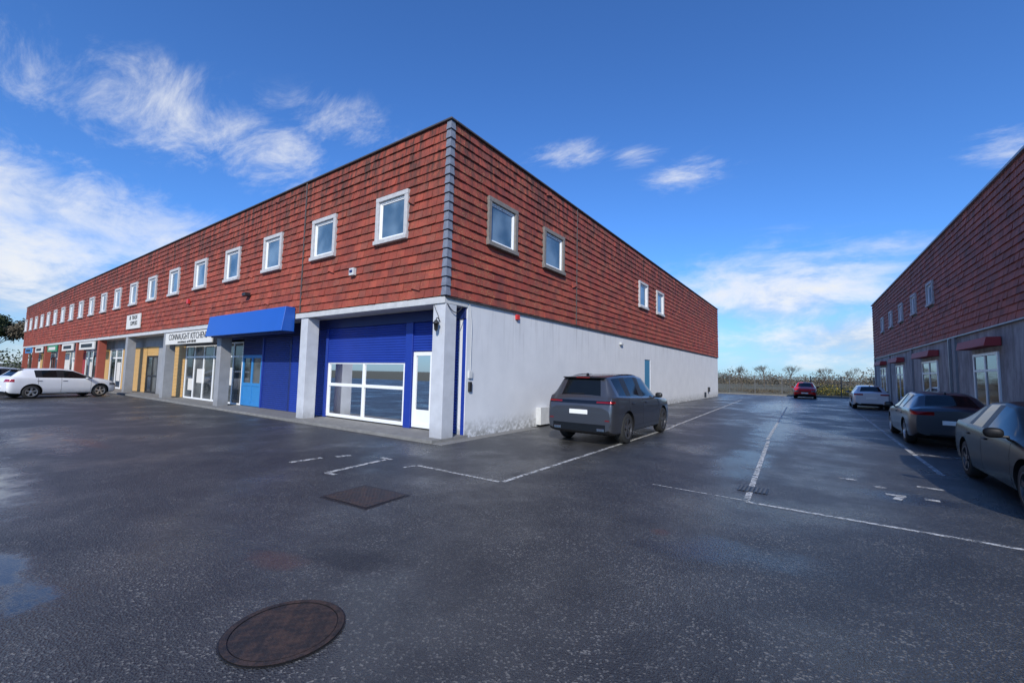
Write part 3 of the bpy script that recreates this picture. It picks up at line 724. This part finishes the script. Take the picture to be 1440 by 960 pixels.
for i in range(60):
    x=R.uniform(-130,-80); y=R.uniform(-50,40); h=R.uniform(1.2,3.); cl.append((x,y,h*.7,R.uniform(1.5,4),R.uniform(1.5,4),h))
clumps('boundary_hedge',cl,260,.16,'hedge',None,13)

# ------------------------------------------------------------ fence at end of the yard
E=empty('mesh_fence'); Pf=Parts(E); Ff=Frame((0,46.2,0),(1,0,0),(0,1,0))
for i in range(26): 
    x=-18+i*2.5; Pf.box('post','galv',Ff,x-.045,x+.045,-.045,.045,0,2.1)
for z in (.15,1.0,1.9): Pf.box('rail','galv',Ff,-18,44.5,-.015,.015,z,z+.04)
for i in range(250):
    x=-18+i*.25; Pf.box('wire','galv',Ff,x-.006,x+.006,-.006,.006,.1,1.95)
Pf.done(0)
cb=empty('kerb_edging'); Pk=Parts(cb); Pk.box('kerb','paver',Ff,-76,45,-1.75,-1.6,-.1,.12); Pk.done()

# ------------------------------------------------------------ world, sun
w=bpy.data.worlds.new("World"); sc.world=w; w.use_nodes=True; nt=w.node_tree; b=NB(nt)
try: w.cycles.sampling_method='NONE'
except Exception: pass
bg=nt.nodes['Background']; out=nt.nodes['World Output']
sky=nt.nodes.new('ShaderNodeTexSky'); sky.sky_type='NISHITA'; sky.sun_disc=False
EL=rad(33); sd=Vector((.5,-.866,0)); ROT=math.atan2(sd.x,sd.y)
sky.sun_elevation=EL; sky.sun_rotation=ROT; sky.air_density=1.0; sky.dust_density=.4; sky.ozone_density=2.5
tn=b.mix(1.,sky.outputs[0],(.54,.98,1.60),'MULTIPLY')
nt.links.new(tn,bg.inputs[0]); bg.inputs[1].default_value=.12
g=b.coord('Generated'); x=b.xyz(g)
def skyblob(d,w1,w2,tilt=0,st=1.):
    d=Vector(d).normalized(); t1=Vector((0,0,1)).cross(d).normalized(); t2=d.cross(t1)
    c,s=math.cos(tilt),math.sin(tilt); a1=(t1*c+t2*s)/w1; a2=(t2*c-t1*s)/w2
    def dot(v):
        n=nt.nodes.new('ShaderNodeVectorMath'); n.operation='DOT_PRODUCT'; nt.links.new(g,n.inputs[0]); n.inputs[1].default_value=v; return n.outputs['Value']
    u=dot(a1); v=dot(a2)
    rr=b.m('MULTIPLY_ADD',u,u,b.mul(v,v)); f=b.m('GREATER_THAN',dot(d),.2)
    return b.mul(b.m('POWER',2.718,b.mul(rr,-1.)),f,st)
tot=None
for a in [((-.86,.28,.42),.32,.075,0,.82),((-.73,.45,.46),.12,.06,0,.72),((-.96,.12,.25),.26,.07,.12,1.0),((-.985,.05,.13),.30,.13,0,1.2),
          ((-.41,.79,.47),.10,.026,0,.80),((-.30,.84,.46),.06,.022,0,.75),((-.20,.89,.41),.10,.032,-.2,.74),((-.05,.97,.16),.22,.095,0,1.2),
          ((.14,.96,.23),.12,.026,.1,.8),((.1,.99,.08),.3,.07,0,1.2),((.25,.92,.35),.06,.03,.3,.75),((.6,-.6,.4),.6,.25,0,.7),((-.2,-.9,.3),.5,.2,0,.8)]:  # last two: unseen clouds added behind the camera for window reflections
    k=skyblob(*a); tot=k if tot is None else b.mx(tot,k)
zz=b.add(x[2],.18); pv=b.comb(b.m('DIVIDE',x[0],zz),b.m('DIVIDE',x[1],zz),0)
mp=nt.nodes.new('ShaderNodeMapping'); nt.links.new(pv,mp.inputs[0]); mp.inputs['Rotation'].default_value=(0,0,rad(-35)); mp.inputs['Scale'].default_value=(1.,2.2,1)
n1=b.noise(mp.outputs[0],2.6,7,.70,.5); n2=b.noise(b.vscale(g,(1,1,2.2)),6,6,.62,.3)
nn=b.mixf(b.sm(x[2],.18,.36),n2,n1)
dens=b.sm(b.add(tot,b.mul(b.add(nn,-.5),2.6)),.20,1.55)
dens=b.mul(dens,b.sm(tot,.03,.35))
haze=b.sm(x[2],-.02,.18,.5,0)
bg2=nt.nodes.new('ShaderNodeBackground'); shade=b.mix(b.sm(b.add(nn,b.mul(x[2],.4)),.38,.62),(.48,.55,.67),(.90,.93,.98)); nt.links.new(shade,bg2.inputs[0]); bg2.inputs[1].default_value=.95
bg3=nt.nodes.new('ShaderNodeBackground'); bg3.inputs[0].default_value=(.50,.66,.87,1); bg3.inputs[1].default_value=.85
m1=nt.nodes.new('ShaderNodeMixShader'); nt.links.new(haze,m1.inputs[0]); nt.links.new(bg.outputs[0],m1.inputs[1]); nt.links.new(bg3.outputs[0],m1.inputs[2])
m2=nt.nodes.new('ShaderNodeMixShader'); nt.links.new(dens,m2.inputs[0]); nt.links.new(m1.outputs[0],m2.inputs[1]); nt.links.new(bg2.outputs[0],m2.inputs[2])
nt.links.new(m2.outputs[0],out.inputs[0])
L=bpy.data.lights.new('sun','SUN'); L.energy=4.4; L.angle=rad(.53); L.color=(1,.95,.86)
so=bpy.data.objects.new('sun',L); sc.collection.objects.link(so)
dirn=Vector((sd.x*math.cos(EL),sd.y*math.cos(EL),math.sin(EL))); so.rotation_euler=dirn.to_track_quat('Z','Y').to_euler()

# ------------------------------------------------------------ camera
f=Vector((-0.5793,0.8151,0)); pitch=rad(4.28)
fwd=(f*math.cos(pitch)+Vector((0,0,1))*math.sin(pitch)).normalized()
right=Vector((0.8151,0.5793,0)); up=right.cross(fwd).normalized(); a=math.atan(0.0212)
r2=right*math.cos(a)+up*math.sin(a); u2=up*math.cos(a)-right*math.sin(a)
Mx=Matrix((r2,u2,-fwd)).transposed().to_4x4(); Mx.translation=Vector((7.45,-7.6,1.7))
cam=bpy.data.objects.new("camera",bpy.data.cameras.new("camera")); sc.collection.objects.link(cam); cam.matrix_world=Mx
cam.data.sensor_width=36; cam.data.lens=36*601/1440; cam.data.clip_end=4000; cam.data.clip_start=.05; sc.camera=cam
